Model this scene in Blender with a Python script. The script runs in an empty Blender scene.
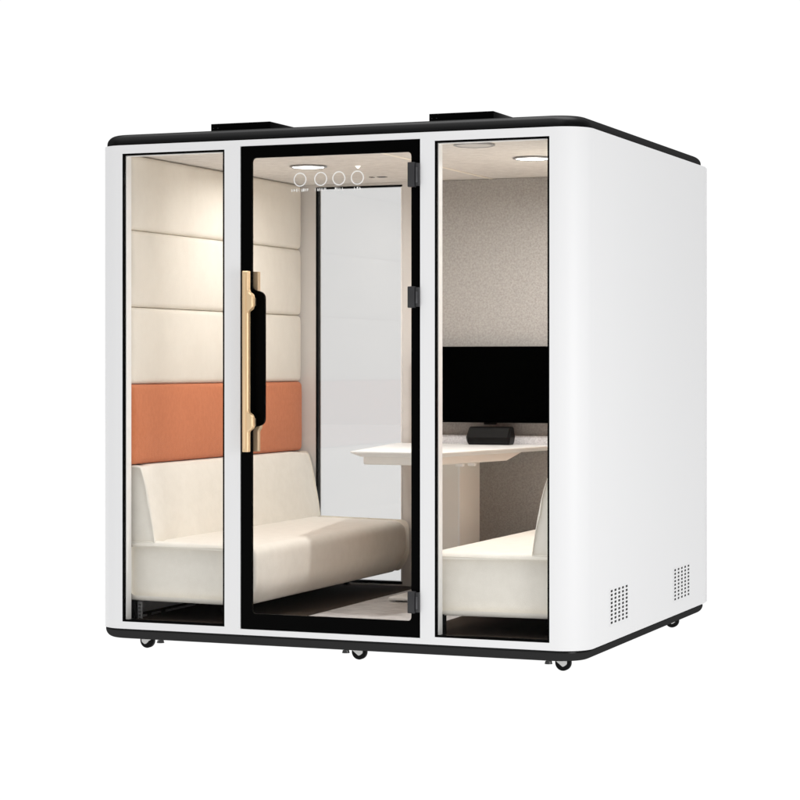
import bpy, bmesh, math, random
from mathutils import Vector, Matrix
random.seed(7)
S = bpy.context.scene
COL = S.collection
R = math.radians

# ------------------------------------------------------------------ materials
def nmat(name):
    m = bpy.data.materials.new(name); m.use_nodes = True
    nt = m.node_tree; return m, nt, nt.nodes['Principled BSDF'], nt.nodes['Material Output']

def plain(name, col, rough=.5, spec=.5, metal=0., bump=0., bscale=400., coat=0.):
    m, nt, b, out = nmat(name)
    b.inputs['Base Color'].default_value = (*col, 1)
    b.inputs['Roughness'].default_value = rough
    b.inputs['Specular IOR Level'].default_value = spec
    b.inputs['Metallic'].default_value = metal
    b.inputs['Coat Weight'].default_value = coat
    if bump:
        tc = nt.nodes.new('ShaderNodeTexCoord'); n = nt.nodes.new('ShaderNodeTexNoise')
        n.inputs['Scale'].default_value = bscale; n.inputs['Detail'].default_value = 3
        bp = nt.nodes.new('ShaderNodeBump'); bp.inputs['Strength'].default_value = bump
        bp.inputs['Distance'].default_value = .002
        nt.links.new(tc.outputs['Object'], n.inputs['Vector'])
        nt.links.new(n.outputs['Fac'], bp.inputs['Height']); nt.links.new(bp.outputs['Normal'], b.inputs['Normal'])
    return m

def fabric(name, c1, c2, scale=(60, 60, 60), fine=500., bump=.4, rough=.95, sheen=.15, lo=.38, hi=.62, dist=.002):
    """woven / felted cloth: two tones mixed by noise, with a fine bump"""
    m, nt, b, out = nmat(name)
    b.inputs['Roughness'].default_value = rough
    b.inputs['Specular IOR Level'].default_value = .15
    b.inputs['Sheen Weight'].default_value = sheen
    tc = nt.nodes.new('ShaderNodeTexCoord')
    mp = nt.nodes.new('ShaderNodeMapping'); mp.inputs['Scale'].default_value = scale
    n1 = nt.nodes.new('ShaderNodeTexNoise'); n1.inputs['Scale'].default_value = 1; n1.inputs['Detail'].default_value = 5
    n1.inputs['Roughness'].default_value = .65
    r = nt.nodes.new('ShaderNodeValToRGB')
    r.color_ramp.elements[0].position = lo; r.color_ramp.elements[1].position = hi
    r.color_ramp.elements[0].color = (*c1, 1); r.color_ramp.elements[1].color = (*c2, 1)
    n2 = nt.nodes.new('ShaderNodeTexNoise'); n2.inputs['Scale'].default_value = fine; n2.inputs['Detail'].default_value = 2
    bp = nt.nodes.new('ShaderNodeBump'); bp.inputs['Strength'].default_value = bump; bp.inputs['Distance'].default_value = dist
    L = nt.links.new
    L(tc.outputs['Object'], mp.inputs['Vector']); L(mp.outputs['Vector'], n1.inputs['Vector'])
    L(n1.outputs['Fac'], r.inputs['Fac']); L(r.outputs['Color'], b.inputs['Base Color'])
    L(tc.outputs['Object'], n2.inputs['Vector']); L(n2.outputs['Fac'], bp.inputs['Height']); L(bp.outputs['Normal'], b.inputs['Normal'])
    return m

def glass(name, tint, gloss, rough=0.0):
    m = bpy.data.materials.new(name); m.use_nodes = True; nt = m.node_tree; nt.nodes.clear()
    o = nt.nodes.new('ShaderNodeOutputMaterial'); mx = nt.nodes.new('ShaderNodeMixShader')
    t = nt.nodes.new('ShaderNodeBsdfTransparent'); t.inputs['Color'].default_value = (*tint, 1)
    g = nt.nodes.new('ShaderNodeBsdfGlossy'); g.inputs['Roughness'].default_value = rough
    g.inputs['Color'].default_value = (1, 1, 1, 1)
    mx.inputs['Fac'].default_value = gloss
    nt.links.new(t.outputs[0], mx.inputs[1]); nt.links.new(g.outputs[0], mx.inputs[2]); nt.links.new(mx.outputs[0], o.inputs['Surface'])
    return m

def soft_black(name, col, refl, rough):
    """black moulded trim: a matt base under an even satin sheen"""
    m = bpy.data.materials.new(name); m.use_nodes = True; nt = m.node_tree; nt.nodes.clear()
    o = nt.nodes.new('ShaderNodeOutputMaterial'); mx = nt.nodes.new('ShaderNodeMixShader')
    d = nt.nodes.new('ShaderNodeBsdfDiffuse'); d.inputs['Color'].default_value = (*col, 1)
    g = nt.nodes.new('ShaderNodeBsdfGlossy'); g.inputs['Roughness'].default_value = rough
    tc = nt.nodes.new('ShaderNodeTexCoord'); n = nt.nodes.new('ShaderNodeTexNoise'); n.inputs['Scale'].default_value = 500
    b = nt.nodes.new('ShaderNodeBump'); b.inputs['Strength'].default_value = .03; b.inputs['Distance'].default_value = .002
    L = nt.links.new
    L(tc.outputs['Object'], n.inputs['Vector']); L(n.outputs['Fac'], b.inputs['Height']); L(b.outputs['Normal'], g.inputs['Normal'])
    mx.inputs['Fac'].default_value = refl
    L(d.outputs[0], mx.inputs[1]); L(g.outputs[0], mx.inputs[2]); L(mx.outputs[0], o.inputs['Surface'])
    return m

def glow(name, col, strength):
    m, nt, b, out = nmat(name)
    b.inputs['Base Color'].default_value = (*col, 1)
    b.inputs['Emission Color'].default_value = (*col, 1)
    b.inputs['Emission Strength'].default_value = strength
    b.inputs['Specular IOR Level'].default_value = 0
    return m

M = dict(
    white=plain('white_powder_coat', (.83, .83, .835), .42, .35, bump=.05, bscale=900),
    liner=plain('white_liner', (.86, .855, .84), .45, .3),
    black=soft_black('black_satin_trim', (.0025, .0025, .0027), .034, .22),
    frit=plain('black_glass_border', (.001, .001, .001), .3, .03),
    rubber=plain('black_rubber', (.006, .006, .006), .6, .12),
    hinge=plain('hinge_grey', (.028, .028, .03), .45, .4),
    hinge2=plain('hinge_pin_grey', (.09, .09, .095), .35, .5, metal=.5),
    chrome=plain('bright_steel', (.75, .75, .75), .25, .5, metal=1),
    steel=plain('dull_steel', (.36, .36, .36), .45, .5, metal=.6),
    gold=plain('brushed_champagne', (.84, .61, .36), .38, .5, metal=.45, bump=.05, bscale=300),
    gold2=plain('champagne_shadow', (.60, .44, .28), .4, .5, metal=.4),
    cream=fabric('cream_fabric', (.76, .712, .632), (.782, .736, .656), (16, 16, 12), fine=420),
    seat=fabric('pale_seat_fabric', (.80, .762, .69), (.83, .793, .722), (18, 18, 18)),
    orange=fabric('burnt_orange_fabric', (.55, .182, .082), (.59, .20, .092), (60, 60, 40), bump=.3),
    felt=fabric('taupe_felt', (.335, .318, .300), (.450, .430, .408), (110, 110, 110), fine=260, bump=.5, sheen=.05, lo=.36, hi=.64),
    ledge=fabric('pale_grey_felt', (.55, .54, .55), (.72, .71, .72), (120, 120, 120), bump=.4),
    ceil=fabric('ceiling_felt', (.62, .59, .555), (.76, .73, .695), (22, 75, 60), fine=200, bump=.5, sheen=0),
    carpet=fabric('grey_carpet', (.42, .40, .39), (.62, .60, .59), (10, 45, 20), fine=350, bump=.9, sheen=0, dist=.004),
    wallpaint=plain('light_wall_paint', (.66, .635, .61), .6, .2),
    desk=plain('desk_white_laminate', (.87, .862, .84), .35, .3),
    desk2=plain('desk_cream_metal', (.83, .80, .75), .45, .3, bump=.03),
    tv=plain('screen_black', (.0003, .0003, .0003), .5, .0),
    box=plain('dark_plastic', (.005, .0047, .0045), .5, .15, bump=.2, bscale=500),
    glass=glass('clear_glass', (.992, .992, .99), .0012),
    tint=glass('grey_tinted_glass', (.832, .832, .832), .042, .03),
    lamp=glow('lamp_diffuser', (1, .98, .95), 6.0),
    lampoff=plain('unlit_diffuser', (.62, .60, .575), .5),
    led=glow('sensor_light', (1, .98, .94), 1.2),
    mark=plain('white_print', (.86, .85, .83), .6, .1),
    bench_shade=fabric('bench_shade_brown', (.030, .022, .016), (.060, .044, .034), (40, 40, 40), bump=.6, sheen=0),  # painted shade for the carpet under the benches
    strip=plain('cream_ceiling_joint', (.90, .84, .74), .5, .2),
)

# ------------------------------------------------------------------ mesh helpers
def link(name, bm, m, parent=None, smooth=False, ang=35):
    me = bpy.data.meshes.new(name); bmesh.ops.recalc_face_normals(bm, faces=bm.faces[:])
    bm.to_mesh(me); bm.free()
    o = bpy.data.objects.new(name, me); COL.objects.link(o)
    if m: me.materials.append(m)
    if smooth:
        for p in me.polygons: p.use_smooth = True
        me.set_sharp_from_angle(angle=R(ang))
    if parent: o.parent = parent
    return o

def rebase(o, parent):
    """parent while keeping mesh coordinates in world space (roots may stand off the origin)"""
    o.parent = parent; o.matrix_parent_inverse = Matrix.Translation(-parent.location)
    return o

def box(bm, x0, x1, y0, y1, z0, z1, bev=0, seg=2):
    r = bmesh.ops.create_cube(bm, size=1)
    for v in r['verts']:
        v.co = Vector((x0 + (v.co.x + .5) * (x1 - x0), y0 + (v.co.y + .5) * (y1 - y0), z0 + (v.co.z + .5) * (z1 - z0)))
    if bev:
        es = list({e for v in r['verts'] for e in v.link_edges})
        bmesh.ops.bevel(bm, geom=es, offset=bev, segments=seg, affect='EDGES', profile=.5)

def boxes(name, lst, m, parent=None, bev=0, seg=2):
    bm = bmesh.new()
    for b in lst: box(bm, *b, bev=bev, seg=seg)
    return part(link(name, bm, m, None, bool(bev)), parent)

def part(o, parent):
    if parent:
        root = parent
        if parent.type == 'EMPTY': rebase(o, parent)
        else:
            o.parent = parent           # parts carry identity transforms, so do their children
    return o

def cyl(bm, c, axis, r, h, seg=32, r2=None):
    rr = bmesh.ops.create_cone(bm, cap_ends=True, segments=seg, radius1=r, radius2=r if r2 is None else r2, depth=h)
    rot = {'z': Matrix.Identity(4), 'x': Matrix.Rotation(R(90), 4, 'Y'), 'y': Matrix.Rotation(R(90), 4, 'X')}[axis]
    bmesh.ops.transform(bm, matrix=Matrix.Translation(c) @ rot, verts=rr['verts'])

def grid_plate(name, xs, zs, filled, y0, y1, m, parent):
    """a flat plate in x-z with openings, one closed mesh"""
    bm = bmesh.new(); V = {}
    def v(i, j, k):
        if (i, j, k) not in V: V[(i, j, k)] = bm.verts.new((xs[i], (y0, y1)[k], zs[j]))
        return V[(i, j, k)]
    nx, nz = len(xs) - 1, len(zs) - 1
    F = lambda i, j: 0 <= i < nx and 0 <= j < nz and filled(i, j)
    for i in range(nx):
        for j in range(nz):
            if not F(i, j): continue
            for k in (0, 1): bm.faces.new([v(i, j, k), v(i + 1, j, k), v(i + 1, j + 1, k), v(i, j + 1, k)])
            for (di, dj, a, b) in ((-1, 0, (0, 0), (0, 1)), (1, 0, (1, 0), (1, 1)), (0, -1, (0, 0), (1, 0)), (0, 1, (0, 1), (1, 1))):
                if not F(i + di, j + dj):
                    p, q = (i + a[0], j + a[1]), (i + b[0], j + b[1])
                    bm.faces.new([v(*p, 0), v(*q, 0), v(*q, 1), v(*p, 1)])
    return part(link(name, bm, m), parent)

def ring(name, x0, x1, z0, z1, t, y0, y1, m, parent):
    return grid_plate(name, [x0, x0 + t, x1 - t, x1], [z0, z0 + t, z1 - t, z1], lambda i, j: not (i == 1 and j == 1), y0, y1, m, parent)

def rrect(x0, x1, y0, y1, r, n=10, rb=None):
    """rounded rectangle outline; r at the front (y0) corners, rb at the back"""
    rb = r if rb is None else rb
    P = []
    for cx, cy, rr, a0 in ((x1 - r, y0 + r, r, -90), (x1 - rb, y1 - rb, rb, 0), (x0 + rb, y1 - rb, rb, 90), (x0 + r, y0 + r, r, 180)):
        for k in range(n + 1):
            a = R(a0 + 90 * k / n); P.append((cx + rr * math.cos(a), cy + rr * math.sin(a)))
    return P

def loft(name, rings, m, parent, smooth=True, ang=35):
    """rings: equally long outlines of 3-D points, capped at both ends"""
    bm = bmesh.new(); VV = [[bm.verts.new(p) for p in rg] for rg in rings]; n = len(rings[0])
    for a, b in zip(VV, VV[1:]):
        for i in range(n): bm.faces.new([a[i], a[(i + 1) % n], b[(i + 1) % n], b[i]])
    bm.faces.new(VV[0]); bm.faces.new(VV[-1])
    return part(link(name, bm, m, None, smooth, ang), parent)

def prism_y(name, prof, y0, y1, m, parent, r=.012, smooth=True):
    """x-z profile extruded along y with softened ends"""
    cx = sum(p[0] for p in prof) / len(prof); cz = sum(p[1] for p in prof) / len(prof)
    def ringat(y, ins):
        out = []
        for x, z in prof:
            d = math.hypot(x - cx, z - cz) or 1
            out.append((x - (x - cx) / d * ins, y, z - (z - cz) / d * ins))
        return out
    rings = []
    for k in range(5):
        a = R(90 * k / 4); rings.append(ringat(y0 + r * (1 - math.sin(a)), r * (1 - math.cos(a)) ))
    N = 14
    for k in range(1, N): rings.append(ringat(y0 + r + (y1 - y0 - 2 * r) * k / N, 0))
    for k in range(4, -1, -1):
        a = R(90 * k / 4); rings.append(ringat(y1 - r * (1 - math.sin(a)), r * (1 - math.cos(a))))
    # order: first rings start at the end face
    rings = [rings[0]] + rings[1:]
    return loft(name, rings, m, parent, smooth, 60)

def round_poly(pts, rad, n=6):
    """round the corners of a 2-D polygon; rad is one number or one per corner"""
    out = []; L = len(pts)
    for i in range(L):
        p = Vector(pts[i]); a = Vector(pts[i - 1]); b = Vector(pts[(i + 1) % L])
        r = rad[i] if hasattr(rad, '__len__') else rad
        if r <= 0: out.append(tuple(p)); continue
        d1 = (a - p); d2 = (b - p); r1 = min(r, d1.length * .49, d2.length * .49)
        s = p + d1.normalized() * r1; e = p + d2.normalized() * r1
        for k in range(n + 1):
            t = k / n; out.append(tuple(s * (1 - t) ** 2 + p * 2 * t * (1 - t) + e * t * t))
    return out

def puff_panel(name, xw, xs, y0, y1, z0, z1, m, parent, puff=.015, r=.021):
    """upholstered wall panel: back on xw, face bulging at xs"""
    bm = bmesh.new(); nu, nv = 48, 18
    sgn = 1 if xs > xw else -1
    def edge(t, L, rr):      # 0..1 drop near an edge, quarter round of radius r
        d = min(t, 1 - t) * L
        return 0 if d >= rr else rr - math.sqrt(max(0, rr * rr - (rr - d) ** 2))
    def param(k, n, L, r):  # denser samples next to the edges
        e = min(.25, 1.3 * r / L); q = 6
        if k <= q: return e * (k / q) ** 1.6
        if k >= n - q: return 1 - e * ((n - k) / q) ** 1.6
        return e + (1 - 2 * e) * (k - q) / (n - 2 * q)
    V = {}
    for i in range(nu + 1):
        for j in range(nv + 1):
            s, t = param(i, nu, y1 - y0, .034), param(j, nv, z1 - z0, r)
            h = puff * (math.sin(math.pi * t) ** .6) * (math.sin(math.pi * min(.5, s * 4 if s < .125 else (1 - s) * 4 if s > .875 else .5)) ** .6)
            wob = .0015 * math.sin(i * .9 + j) * math.sin(math.pi * t)
            d = edge(s, y1 - y0, .034) + edge(t, z1 - z0, r)
            V[(i, j)] = bm.verts.new((xs + sgn * (h + wob - min(d, .034)), y0 + s * (y1 - y0), z0 + t * (z1 - z0)))
    for i in range(nu):
        for j in range(nv): bm.faces.new([V[(i, j)], V[(i + 1, j)], V[(i + 1, j + 1)], V[(i, j + 1)]])
    bd = [e for e in bm.edges if e.is_boundary]
    ex = bmesh.ops.extrude_edge_only(bm, edges=bd)
    nvs = [g for g in ex['geom'] if isinstance(g, bmesh.types.BMVert)]
    for v in nvs: v.co.x = xw
    bmesh.ops.contextual_create(bm, geom=[e for e in bm.edges if e.is_boundary])
    return part(link(name, bm, m, None, True, 50), parent)

def thing(name, loc, label, cat, group=None):
    o = bpy.data.objects.new(name, None); COL.objects.link(o); o.location = loc; o.empty_display_size = .2
    o['label'] = label; o['category'] = cat
    if group: o['group'] = group
    return o

# ------------------------------------------------------------------ dimensions (metres)
W, D, ZB, ZT = 2.232, 1.984, .120, 2.220      # body of the booth
RC = .125                                      # vertical corner radius
PT, PB = 2.183, .151                           # glazing top / bottom
LA, LB_ = .138, .633                           # left window
DA, DB, DZ0, DZ1 = .7075, 1.529, .144, 2.194   # door leaf
RA, RB_ = 1.593, 2.086                         # right window
CEIL, FLR, YB = 2.190, .150, 1.880             # inside
GZ = .014                                      # studio floor level

booth = thing('office_booth', (W / 2, D / 2, GZ), 'white soundproof meeting booth with rounded corners, black roof rim and glass front', 'booth')

# ---- front frame with the three openings
xs = [RC, LA, LB_, DA, DB, RA, RB_, W - RC]
zs = [ZB, DZ0, PB, PT, DZ1, ZT]
def ff(i, j):
    if i in (1, 5) and j == 2: return False
    if i == 3 and 1 <= j <= 3: return False
    return True
grid_plate('front_frame', xs, zs, ff, 0, .045, M['white'], booth)

# ---- side panels: rounded front corner, straight side, small rear corner
def side_panel(left):
    n = 20; out, inn = [], []; t = .045
    pts = [(W - RC, 0)]
    for k in range(1, n + 1):
        a = R(-90 + 90 * k / n); pts.append((W - RC + RC * math.cos(a), RC + RC * math.sin(a)))
    rb = .018
    for k in range(0, 7):
        a = R(90 * k / 6); pts.append((W - rb + rb * math.cos(a), D - rb + rb * math.sin(a)))
    inner = [(W - t, D), (W - t, RC)]
    for k in range(1, n + 1):
        a = R(-90 * k / n); inner.append((W - RC + (RC - t) * math.cos(a), RC + (RC - t) * math.sin(a)))
    P = pts + inner
    if left: P = [(W - x, y) for x, y in P]
    bm = bmesh.new(); a = [bm.verts.new((x, y, ZB)) for x, y in P]; b = [bm.verts.new((x, y, ZT)) for x, y in P]; L = len(P)
    for i in range(L): bm.faces.new([a[i], a[(i + 1) % L], b[(i + 1) % L], b[i]])
    bm.faces.new(a); bm.faces.new(b)
    o = link('side_panel', bm, M['white'], None, True, 30)
    return part(o, booth)
side_panel(True); sr = side_panel(False)

# thin rear edge strip seen as a lighter line at the far right
boxes('rear_edge_strip', [(W - .006, W + .0015, D - .017, D + .004, ZB + .004, ZT - .004)], M['white'], booth, .0012)

# ---- back wall with its window
WX0, WX1, WZ0, WZ1 = .214, .690, .158, 2.176
grid_plate('back_wall', [.047, WX0, WX1, W - .047], [ZB, WZ0, WZ1, ZT], lambda i, j: not (i == 1 and j == 1), YB, YB + .06, M['wallpaint'], booth)
T = .009
bw = grid_plate('rear_window', [WX0, WX0 + T, WX1], [WZ0, WZ0 + T * 1.6, WZ1 - T, WZ1], lambda i, j: not (i == 1 and j == 1), YB - .004, YB + .03, M['frit'], booth)
boxes('window_pane', [(WX0 + .0095, WX1 - .001, YB + .006, YB + .012, WZ0 + .0150, WZ1 - .0095)], M['tint'], bw)
boxes('white_bead', [(WX1 - .0055, WX1 - .0005, YB - .0045, YB + .005, WZ0 + .015, WZ1 - .0095)], M['liner'], bw)
# taupe felt lining of the back wall, right of the window
boxes('felt_wall_panel', [(.79, W - .047, YB - .018, YB - .001, FLR + .001, CEIL - .001)], M['felt'], booth, .003)
boxes('pale_felt_ledge', [(.80, 1.56, YB - .045, YB - .0185, .866, .918)], M['ledge'], booth, .003)

# ---- ceiling, inner floor
ce = boxes('ceiling_panel', [(.047, W - .047, .047, YB - .002, CEIL, ZT - .006)], M['ceil'], booth)
boxes('ceiling_joint_strip', [(1.166, 1.181, .30, YB - .02, CEIL - .003, CEIL - .0005)], M['strip'], booth)
boxes('carpet_floor', [(.047, W - .047, .047, YB - .002, ZB + .003, FLR)], M['carpet'], booth)
boxes('floor_threshold', [(.09, W - .09, .0455, .075, ZB + .001, FLR + .004)], M['rubber'], booth)

def downlight(x, y, lit, watt=0):
    bm = bmesh.new()
    n = 48; prof = [(.078, 0), (.086, -.002), (.088, -.006), (.080, -.009), (.074, -.006), (.073, -.001)]
    rg = [[bm.verts.new((x + r * math.cos(2 * math.pi * k / n), y + r * math.sin(2 * math.pi * k / n), CEIL + z)) for k in range(n)] for r, z in prof]
    for a, b in zip(rg, rg[1:] + rg[:1]):
        for k in range(n): bm.faces.new([a[k], a[(k + 1) % n], b[(k + 1) % n], b[k]])
    o = part(link('downlight', bm, M['steel'], None, True), booth)
    bm = bmesh.new(); cyl(bm, (x, y, CEIL - .0045), 'z', .0735, .004, 48)
    part(link('diffuser', bm, M['lamp'] if lit else M['lampoff'], None, True), o)
    if lit:
        l = bpy.data.lights.new('downlight_beam', 'AREA'); l.shape = 'DISK'; l.size = .14; l.spread = R(172); l.energy = watt; l.color = (1, .99, .975)
        lo = bpy.data.objects.new('downlight_beam', l); COL.objects.link(lo); lo.location = (x, y, CEIL - .012)
        rebase(lo, booth)
downlight(.615, .90, True, 4.8); downlight(1.712, .90, True, 17.5); downlight(1.675, .247, False)
bm = bmesh.new(); cyl(bm, (.829, .986, CEIL - .006), 'z', .003, .011, 24, .013)
part(link('ceiling_sensor', bm, M['led'], None, True), booth)
for x0, x1 in ((.648, .668), (.690, .735)):
    boxes('ceiling_slot', [(x0, x1, 1.545, 1.575, CEIL - .002, CEIL - .0004)], M['rubber'], booth)

# ---- upholstered wall panels (left wall seen; the right wall mirrors it)
Z = [CEIL - .001, 1.858, 1.520, 1.181, .828]
for side in (0, 1):
    fx = (lambda x: x) if side == 0 else (lambda x: W - x)
    for k in range(4):
        mt = M['orange'] if k == 3 else M['cream']
        ex = .006 if k == 3 else 0
        o = puff_panel('wall_cushion', fx(.046), fx(.140 + ex), .062, 1.868, Z[k + 1] + .0003, Z[k] - .0003, mt, booth)
        o['label'] = 'burnt orange wall cushion band' if k == 3 else 'cream padded wall cushion'

# ---- front windows
def front_window(x0, x1):
    g = ring('window_gasket', x0, x1, PB, PT, .0085, .002, .016, M['frit'], booth)
    for xa in (x0 + .001, x1 - .011): boxes('inner_bead', [(xa, xa + .010, .0165, .060, PB + .006, PT - .003)], M['liner'], g)
    for za in (PB + .001, PT - .011): boxes('inner_rail', [(x0 + .012, x1 - .012, .0165, .044, za, za + (.005 if za < 1 else .010))], M['frit'] if za < 1 else M['liner'], g)
    boxes('window_pane', [(x0 + .009, x1 - .009, .005, .011, PB + .009, PT - .009)], M['glass'], g)
front_window(LA, LB_); front_window(RA, RB_)

# ---- door: black bordered glass leaf
ix0, ix1, iz0, iz1 = .762, 1.489, .212, 2.142
def door_leaf():
    bm = bmesh.new()
    o0, o1, p0, p1 = DA + .003, DB - .003, DZ0 + .003, DZ1 - .003
    out = [(o0, p0), (o1, p0), (o1, p1), (o0, p1)]
    # inner outline, with the bulge of the border behind the handle
    bx, bz0, bz1 = .822, 1.012, 1.573
    inn = [(ix0, iz0), (ix1, iz0), (ix1, iz1), (ix0, iz1), (ix0, bz1 + .012), (bx, bz1), (bx, bz0), (ix0, bz0 - .012)]
    inn = round_poly(inn, [.02, .02, .02, .02, .02, .03, .03, .02])
    y0, y1 = .003, .015
    vo = [[bm.verts.new((x, y, z)) for x, z in out] for y in (y0, y1)]
    vi = [[bm.verts.new((x, y, z)) for x, z in inn] for y in (y0, y1)]
    for k in (0, 1):
        es = []
        for ring_ in (vo[k], vi[k]):
            for i in range(len(ring_)): es.append(bm.edges.new((ring_[i], ring_[(i + 1) % len(ring_)])))
        bmesh.ops.triangle_fill(bm, use_beauty=True, edges=es)
    for rr in (vo, vi):
        n = len(rr[0])
        for i in range(n): bm.faces.new([rr[0][i], rr[0][(i + 1) % n], rr[1][(i + 1) % n], rr[1][i]])
    return part(link('door', bm, M['frit'], None), booth)
door = door_leaf()
boxes('door_glass', [(DA + .012, DB - .012, .007, .011, DZ0 + .012, DZ1 - .012)], M['glass'], door)
ring('door_seal', DA, DB, DZ0, DZ1, .030, .018, .044, M['rubber'], booth)

# outside handle: long champagne bar, wider where it meets the door
def handle(y0, y1, m, x0, x1, xw):
    zt, zb = 1.662, .898
    P = [(x0, zb), (x1, zb), (x1, .985), (xw, .998), (xw, 1.050), (x1, 1.062), (x1, 1.494), (xw, 1.506), (xw, 1.562), (x1, 1.575), (x1, zt), (x0, zt)]
    P = round_poly(P, [.003, .003] + [.009] * 8 + [.003, .003], 4)
    cx = (x0 + x1) / 2
    r = .004
    def rg(y, i): return [(x + (i if x < cx else -i), y, z + (i if z < (zt + zb) / 2 else -i)) for x, z in P]
    o = loft('handle', [rg(y0, r), rg(y0 + r, 0), rg(y1 - r, 0), rg(y1, r)], m, door, True, 30)
    return o
h = handle(-.052, -.024, M['gold'], .741, .769, .790)
boxes('handle_ridge', [(.748, .760, -.0545, -.0515, .912, 1.648)], M['gold'], h, .0012)
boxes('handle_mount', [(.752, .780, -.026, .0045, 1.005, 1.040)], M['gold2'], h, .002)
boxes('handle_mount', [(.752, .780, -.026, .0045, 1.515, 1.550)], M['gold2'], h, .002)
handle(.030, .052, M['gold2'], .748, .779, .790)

# hinges
for z0, z1 in ((1.996, 2.098), (1.500, 1.588), (.246, .336)):
    hg = boxes('hinge', [(1.480, 1.512, -.020, .006, z0, z1)], M['hinge'], door, .003)
    boxes('hinge_plate', [(1.5125, 1.528, -.014, .006, z0 + .004, z1 - .004)], M['hinge'], hg, .002)
    boxes('hinge_pin', [(1.515, 1.524, -.0165, -.0135, z0 + .018, z1 - .022)], M['hinge2'], hg, .0012)

# printed marks on the glass: four rings with small lettering under them
def icon(x, z, wd, k):
    bm = bmesh.new(); n = 48
    for yy in (.0064,):
        a = [bm.verts.new((x + .0295 * math.cos(2 * math.pi * i / n), yy, z + .0295 * math.sin(2 * math.pi * i / n))) for i in range(n)]
        b = [bm.verts.new((x + .0250 * math.cos(2 * math.pi * i / n), yy, z + .0250 * math.sin(2 * math.pi * i / n))) for i in range(n)]
        for i in range(n): bm.faces.new([a[i], a[(i + 1) % n], b[(i + 1) % n], b[i]])
    part(link('printed_ring', bm, M['mark']), door)
    bm = bmesh.new(); rnd = random.Random(k); u = x - wd / 2
    gh = .0115; z0 = z - .0505
    while u < x + wd / 2:
        w_ = rnd.choice((.004, .005, .006))
        # tiny strokes the size of the photograph's lettering, which is too small to read
        box(bm, u, u + .0022, .0055, .0063, z0, z0 + gh)
        if rnd.random() < .7: box(bm, u + .0024, u + w_, .0055, .0063, z0 + gh * rnd.choice((0, .4, .78)), z0 + gh * rnd.choice((.22, .6, 1)) + .0012)
        u += w_ + rnd.choice((.0015, .0015, .002, .006))
    part(link('printed_lettering', bm, M['mark']), door)
for k, (x, wd) in enumerate(((.984, .078), (1.079, .050), (1.162, .036), (1.246, .028))): icon(x, 2.044, wd, k + 3)

# ---- roof lid: black, inset, soft upper edge
def lid():
    rings = []
    def rr(ins, z): return [(x, y, z) for x, y in rrect(ins, W - ins, ins * .55, D - ins, RC - ins * .5, 14, .07)]
    rings.append(rr(.020, ZT - .004)); rings.append(rr(.020, ZT + .003))
    rings.append(rr(.010, ZT + .006))
    for k in range(0, 9):
        a = R(90 * k / 8); rings.append(rr(.010 + .045 * (1 - math.cos(a)), ZT + .010 + .038 * math.sin(a)))
    rings.append(rr(.30, ZT + .050))
    return loft('roof_lid', rings, M['black'], booth, True, 40)
lid()
def fan(x0, x1, y0, y1, z1):
    f = boxes('roof_ventilator', [(x0, x1, y0, y1, ZT + .046, z1)], M['frit'], booth, .002)
    bm = bmesh.new()
    for i in range(3):
        for j in range(3):
            if (i + j) % 3 != 2 or i == 0: box(bm, x0 + .010 + i * .022, x0 + .016 + i * .022, y0 - .0012, y0 + .001, z1 - .022 - j * .012, z1 - .019 - j * .012)
    part(link('vent_hole', bm, M['hinge']), f)
fan(.339, .633, .45, .86, 2.350); fan(1.393, 1.688, .45, .80, 2.350)

# ---- base plinth
def plinth():
    def rr(ins, z): return [(x, y, z) for x, y in rrect(ins, W - ins, ins * .6, D - ins, RC - ins * .5, 14, .06)]
    rings = [rr(.012, ZB + .002), rr(.006, ZB - .002), rr(.004, ZB - .008)]
    for k in range(1, 8):
        a = R(90 * k / 7); rings.append(rr(.004 + .034 * (1 - math.cos(a)), ZB - .008 - .036 * math.sin(a)))
    rings.append(rr(.20, ZB - .046))
    return loft('base_plinth', rings, M['black'], booth, True, 40)
plinth()

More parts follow.
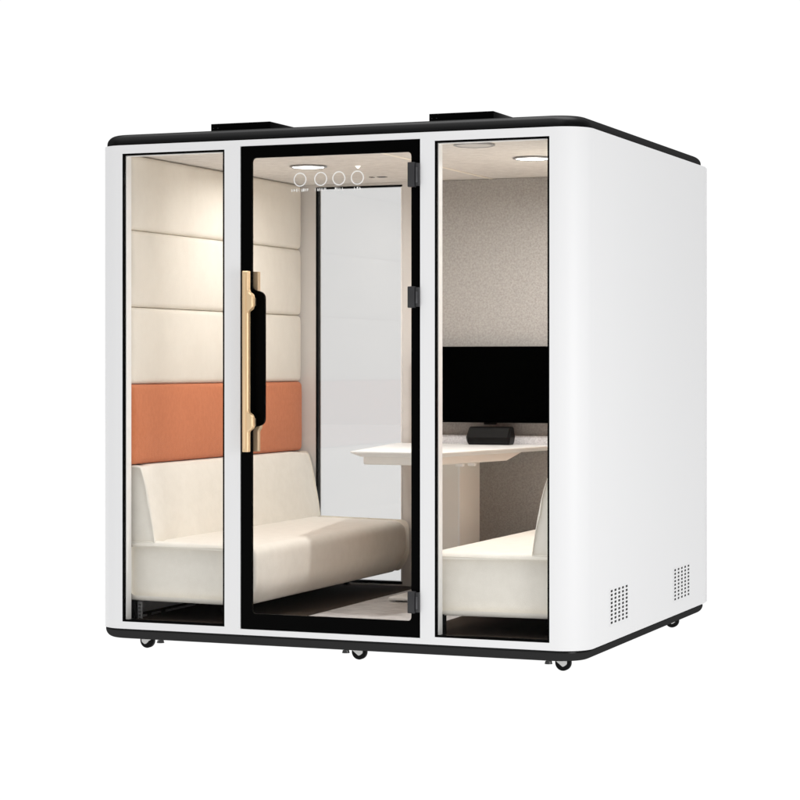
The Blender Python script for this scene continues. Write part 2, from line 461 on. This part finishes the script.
# ---- castors and levelling feet
def castor(x, y, dirx, feet=True):
    zc, r = GZ + .033, .033
    bm = bmesh.new(); cyl(bm, (x, y + .001, ZB - .052), 'z', .020, .014, 24)
    box(bm, x - .012, x + .012, y - .019, y - .015, zc - .004, ZB - .048); box(bm, x - .012, x + .012, y + .015, y + .019, zc - .004, ZB - .048)
    box(bm, x - .012, x + .012, y - .019, y + .019, ZB - .058, ZB - .050)
    c = part(link('castor', bm, M['rubber'], None, True), booth)
    bm = bmesh.new(); cyl(bm, (x - dirx * .006, y, zc), 'y', r, .026, 40)
    bmesh.ops.bevel(bm, geom=[e for e in bm.edges if e.calc_length() < .03 and abs(abs((e.verts[0].co.y + e.verts[1].co.y) / 2 - y) - .013) < 1e-4], offset=.004, segments=3, affect='EDGES')
    part(link('wheel', bm, M['rubber'], None, True), c)
    bm = bmesh.new()
    P = [(x - dirx * .026, zc + .020), (x + dirx * .040, zc + .024), (x + dirx * .010, zc + .000), (x - dirx * .010, zc - .016), (x - dirx * .026, zc - .004)]
    P = round_poly(P, .006, 4)
    a = [bm.verts.new((px, y - .0215, pz)) for px, pz in P]; b = [bm.verts.new((px, y - .0145, pz)) for px, pz in P]; L = len(P)
    for i in range(L): bm.faces.new([a[i], a[(i + 1) % L], b[(i + 1) % L], b[i]])
    bm.faces.new(a); bm.faces.new(b)
    part(link('wheel_cover', bm, M['liner'], None), c)
    if feet:
        fx = x + dirx * .058
        bm = bmesh.new(); cyl(bm, (fx, y, ZB - .058), 'z', .006, .028, 16)
        cyl(bm, (fx, y, ZB - .051), 'z', .013, .006, 6)
        lf = part(link('levelling_foot', bm, M['steel'], None, True), booth)
        bm = bmesh.new(); cyl(bm, (fx, y, ZB - .076), 'z', .017, .011, 24, .014)
        part(link('foot_disc', bm, M['chrome'], None, True), lf)
for (x, y, d) in ((.160, .20, 1), (1.168, .20, -1), (2.075, .20, -1), (.16, 1.80, 1), (1.168, 1.80, -1)): castor(x, y, d)
castor(2.105, 1.80, -1, False)

# ---- slotted air vents low on the right side panel
def vent(y0, y1, z0, z1):
    """thin perforated plate, five by nine slots, over a black backing"""
    ys, zz = [y0 - .030], [z0 - .012]
    for i in range(5): c = y0 + (y1 - y0) * i / 4; ys += [c - .0150, c + .0150]
    for j in range(9): c = z0 + (z1 - z0) * j / 8; zz += [c - .0048, c + .0048]
    ys.append(y1 + .030); zz.append(z1 + .012)
    o = grid_plate('air_vent', ys, zz, lambda i, j: not (i % 2 == 1 and j % 2 == 1), W + .0003, W + .0008, M['white'], None)
    for v in o.data.vertices: v.co = Vector((v.co.y, v.co.x, v.co.z))
    o.data.flip_normals(); part(o, booth)
    boxes('vent_backing', [(W - .001, W + .0002, y0 - .02, y1 + .02, z0 - .008, z1 + .008)], M['frit'], o)
vent(.380, .602, .197, .328); vent(1.398, 1.638, .193, .326)

# ---- metal rail and slotted posts at the foot of the left wall
boxes('wall_foot_rail', [(.134, .140, y, y + l, FLR + .0023, FLR + .011) for y, l in ((.10, .12), (.27, .08), (.40, .28), (.73, .50))], M['steel'], booth)
for x in (.104, .150):
    bm = bmesh.new()
    z = FLR + .0023
    box(bm, x, x + .006, .112, .118, z, .228); box(bm, x + .018, x + .024, .112, .118, z, .228)
    for k in range(5): box(bm, x + .0062, x + .0178, .112, .118, z + .002 + k * .016, z + .010 + k * .016)
    part(link('slotted_post', bm, M['steel']), booth)

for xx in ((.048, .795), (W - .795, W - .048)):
    boxes('under_bench_shade', [(*xx, .080, YB - .02, FLR + .0003, FLR + .0022)], M['bench_shade'], booth)  # dark sheet standing in for the shade under and beside each bench
# ------------------------------------------------------------------ benches
def bench(side, label):
    fx = (lambda x: x) if side == 0 else (lambda x: W - x)
    t = thing('bench_seat', (fx(.40), .98, FLR), label, 'bench', 'padded benches facing each other across the desk')
    y0, y1 = .082, 1.877
    # seat profile in x-z
    P = round_poly([(.112, .234), (.688, .229), (.738, .30), (.738, .487), (.22, .497), (.112, .494)], [.02, .02, .07, .050, .02, .01], 7)
    N = 20
    cx, cz = .40, .36
    def rg(y, ins, f=1.0): return [(fx(x + (ins if x < .2 else (-ins if x > .6 else -ins * (x - cx) / .25))), y, z + (ins if z < cz else -ins)) for x, z in P]
    rings = []; r = .024
    for k in range(6):
        a = R(90 * k / 5); rings.append(rg(y0 + r * (1 - math.sin(a)), r * (1 - math.cos(a))))
    for k in range(1, N): rings.append(rg(y0 + r + (y1 - y0 - 2 * r) * k / N, 0))
    for k in range(5, -1, -1):
        a = R(90 * k / 5); rings.append(rg(y1 - r * (1 - math.sin(a)), r * (1 - math.cos(a))))
    loft('seat', rings, M['seat'], t, True, 60)
    # backrest profile: leaning, thick at the foot
    Q = round_poly([(.112, .482), (.252, .482), (.236, .60), (.208, .74), (.178, .826), (.112, .826)], [.004, .010, .08, .08, .018, .004], 6)
    prism_y('backrest', [(fx(x), z) for x, z in Q], .086, 1.858, M['seat'], t, .010)
    for y in (.090, 1.80):
        for x in (.130, .632 if y < 1 else .40):
            xx0, xx1 = sorted((fx(x), fx(x + .022)))
            boxes('leg', [(xx0, xx1, y, y + .03, FLR + .0005, .236)], M['rubber'], t, .002)
    xx0, xx1 = sorted((fx(.13), fx(.60)))
    boxes('underframe', [(xx0, xx1, .30, 1.70, .216, .233)], M['rubber'], t)
    xx0, xx1 = sorted((fx(.13), fx(.700)))
    boxes('piping', [(xx0, xx1, y0 - .0012, y0 + .004, .4735, .4765)], M['cream'], t, .001)
    return t
bench(0, 'cream padded bench below the orange wall band, seen through the door')
bench(1, 'cream padded bench on the right, its end filling the right window')

# ------------------------------------------------------------------ desk
desk = thing('meeting_desk', (1.116, 1.40, FLR), 'white tapered desk on a cream pedestal between the two benches', 'desk')
DZ = .8745
def desk_xs(y): # half width grows towards the wall
    return .214 + (y - .72) * .200
y0d, y1d = .72, YB - .047
def dpoly(ins, z):
    P = [(1.116 - desk_xs(y0d) + ins, y0d + ins), (1.116 + desk_xs(y0d) - ins, y0d + ins), (1.116 + desk_xs(y1d) - ins, y1d), (1.116 - desk_xs(y1d) + ins, y1d)]
    return [(x, y, z) for x, y in round_poly(P, [.012, .012, 0, 0], 5)]
loft('desk_top', [dpoly(.001, DZ), dpoly(0, DZ - .002), dpoly(.003, DZ - .007), dpoly(.035, DZ - .024)][::-1], M['desk'], desk, False)
def apoly(ins, z, yb):
    hw0, hw1 = desk_xs(y0d) - .047 - ins, desk_xs(yb) - .047 - ins
    P = [(1.116 - hw0, y0d + .047 + ins), (1.116 + hw0, y0d + .047 + ins), (1.116 + hw1, yb), (1.116 - hw1, yb)]
    return [(x, y, z) for x, y in round_poly(P, [.01, .01, 0, 0], 4)]
loft('desk_apron', [apoly(.004, DZ - .060, 1.40), apoly(0, DZ - .055, 1.41), apoly(0, DZ - .0245, 1.53)], M['desk2'], desk, False)
boxes('cable_tray', [(1.00, 1.23, 1.22, 1.62, DZ - .068, DZ - .0255)], M['desk2'], desk, .004)
for q, yy in ((1.300, 1.02), (1.33, 1.10)): boxes('bracket', [(q, q + .035, yy, yy + .03, DZ - .074, DZ - .0605)], M['desk'], desk, .003)
boxes('pedestal', [(1.012, 1.220, 1.285, 1.57, FLR + .026, DZ - .0685)], M['desk2'], desk, .006, 3)
boxes('pedestal_trim', [(1.2135, 1.2225, 1.2825, 1.2915, FLR + .027, DZ - .069)], M['desk'], desk, .002)
boxes('foot_plate', [(.905, 1.327, 1.17, 1.72, FLR + .006, FLR + .024)], M['desk'], desk, .008, 4)
for q in (.93, 1.27):
    for yy in (1.20, 1.66): boxes('foot_pad', [(q, q + .03, yy, yy + .03, FLR + .0002, FLR + .0062)], M['rubber'], desk)

# ------------------------------------------------------------------ screen on the wall
tv = thing('wall_screen', (1.18, YB - .018, .985), 'black flat screen mounted on the taupe felt wall above the desk', 'screen')
boxes('housing', [(.825, 1.560, YB - .100, YB - .070, .982, 1.357)], M['tv'], tv, .003)
boxes('display', [(.831, 1.554, YB - .1012, YB - .0995, .992, 1.351)], M['tv'], tv)
boxes('wall_bracket', [(1.05, 1.35, YB - .0695, YB - .0185, 1.05, 1.28), (1.16, 1.22, YB - .09, YB - .0705, .972, .9815)], M['rubber'], tv)

# ------------------------------------------------------------------ black box on the desk
def deskbox():
    x0, x1, y0, y1, z0, z1 = 1.092, 1.322, 1.71, 1.79, DZ + .0008, DZ + .088
    c = .012
    def rg(z, ins, fr): return [(x0 + ins, y0 + c + fr, z), (x0 + c, y0 + fr + ins * .3, z), (x1 - c, y0 + fr + ins * .3, z), (x1 - ins, y0 + c + fr, z), (x1 - ins, y1, z), (x0 + ins, y1, z)]
    o = loft('conference_unit', [rg(z0, .010, .012), rg(z0 + .012, .004, .004), rg(z0 + .036, 0, 0), rg(z1 - .006, .006, .026), rg(z1, .012, .034)], M['box'], None, False)
    o['label'] = 'small black faceted box standing on the white desk under the screen'; o['category'] = 'desk unit'
    return o
deskbox()

# ------------------------------------------------------------------ studio
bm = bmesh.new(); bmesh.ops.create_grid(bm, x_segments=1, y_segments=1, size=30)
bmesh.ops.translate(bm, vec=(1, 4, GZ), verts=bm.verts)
FM = glow('self_glowing_white_floor', (1, 1, 1), 1.02); FM.node_tree.nodes['Principled BSDF'].inputs['Base Color'].default_value = (.02, .02, .02, 1)  # glow added to the floor: lights the booth from below, hides its shadow
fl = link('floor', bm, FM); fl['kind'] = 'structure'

w = bpy.data.worlds.new('World'); S.world = w; w.use_nodes = True
nt = w.node_tree; bg = nt.nodes['Background']; bg.inputs['Strength'].default_value = 1
tc = nt.nodes.new('ShaderNodeTexCoord'); sp = nt.nodes.new('ShaderNodeSeparateXYZ')
nt.links.new(tc.outputs['Generated'], sp.inputs[0])
def mr(src, a, b, c, d):
    n = nt.nodes.new('ShaderNodeMapRange'); n.interpolation_type = 'SMOOTHSTEP'
    for k, v in zip(('From Min', 'From Max', 'To Min', 'To Max'), (a, b, c, d)): n.inputs[k].default_value = v
    nt.links.new(src, n.inputs['Value']); return n.outputs['Result']
front = mr(sp.outputs['Z'], .12, .75, .25, 1.10)       # half of the studio behind the camera: dim low, bright overhead
back = mr(sp.outputs['Z'], .35, .9, 1.02, 1.75)        # white sweep behind the booth
cap = mr(sp.outputs['Z'], .80, .97, 0, 3.6)             # overhead softbox
side = mr(sp.outputs['Y'], -.55, -.05, 0, 1)
mx = nt.nodes.new('ShaderNodeMix'); mx.data_type = 'FLOAT'
nt.links.new(side, mx.inputs['Factor']); nt.links.new(front, mx.inputs['A']); nt.links.new(back, mx.inputs['B'])
cb = nt.nodes.new('ShaderNodeCombineColor')
ax = nt.nodes.new('ShaderNodeMath'); ax.operation = 'ABSOLUTE'; nt.links.new(sp.outputs['X'], ax.inputs[0])
flank = mr(ax.outputs[0], .60, .95, 1, .38)           # the two flanks of the studio are dimmer
mu = nt.nodes.new('ShaderNodeMath'); mu.operation = 'MULTIPLY'; nt.links.new(mx.outputs['Result'], mu.inputs[0]); nt.links.new(flank, mu.inputs[1])
right = mr(sp.outputs['X'], .18, .50, 1, .42)
m2 = nt.nodes.new('ShaderNodeMath'); m2.operation = 'MULTIPLY_ADD'; nt.links.new(mu.outputs[0], m2.inputs[0]); nt.links.new(right, m2.inputs[1]); nt.links.new(cap, m2.inputs[2]); mu = m2
for k in ('Red', 'Green', 'Blue'): nt.links.new(mu.outputs[0], cb.inputs[k])
nt.links.new(cb.outputs[0], bg.inputs['Color'])

def area(name, loc, tgt, sx, sy, e):
    l = bpy.data.lights.new(name, 'AREA'); l.shape = 'RECTANGLE'; l.size = sx; l.size_y = sy; l.energy = e
    o = bpy.data.objects.new(name, l); COL.objects.link(o); o.location = loc
    o.rotation_euler = (Vector(tgt) - Vector(loc)).to_track_quat('-Z', 'Y').to_euler()
area('key_softbox', (5.0, -2.1, 1.2), (2.1, .2, 1.0), 1.5, 1.9, 40)

# ------------------------------------------------------------------ camera
cd = bpy.data.cameras.new('camera'); cam = bpy.data.objects.new('camera', cd); COL.objects.link(cam)
cam.location = (4.8057, -8.2989, 1.2627); cam.rotation_euler = (R(90), 0, .3853)
cd.sensor_width = 36; cd.lens = 36 * 2173.8 / 800; cd.shift_y = -(400 - 365.6) / 800
cd.clip_start = .1; cd.clip_end = 200
S.camera = cam
S.view_settings.view_transform = 'Standard'; S.view_settings.look = 'None'; S.view_settings.exposure = 0; S.view_settings.gamma = 1
S.render.engine = 'CYCLES'
S.cycles.max_bounces = 12; S.cycles.transparent_max_bounces = 12; S.cycles.diffuse_bounces = 6
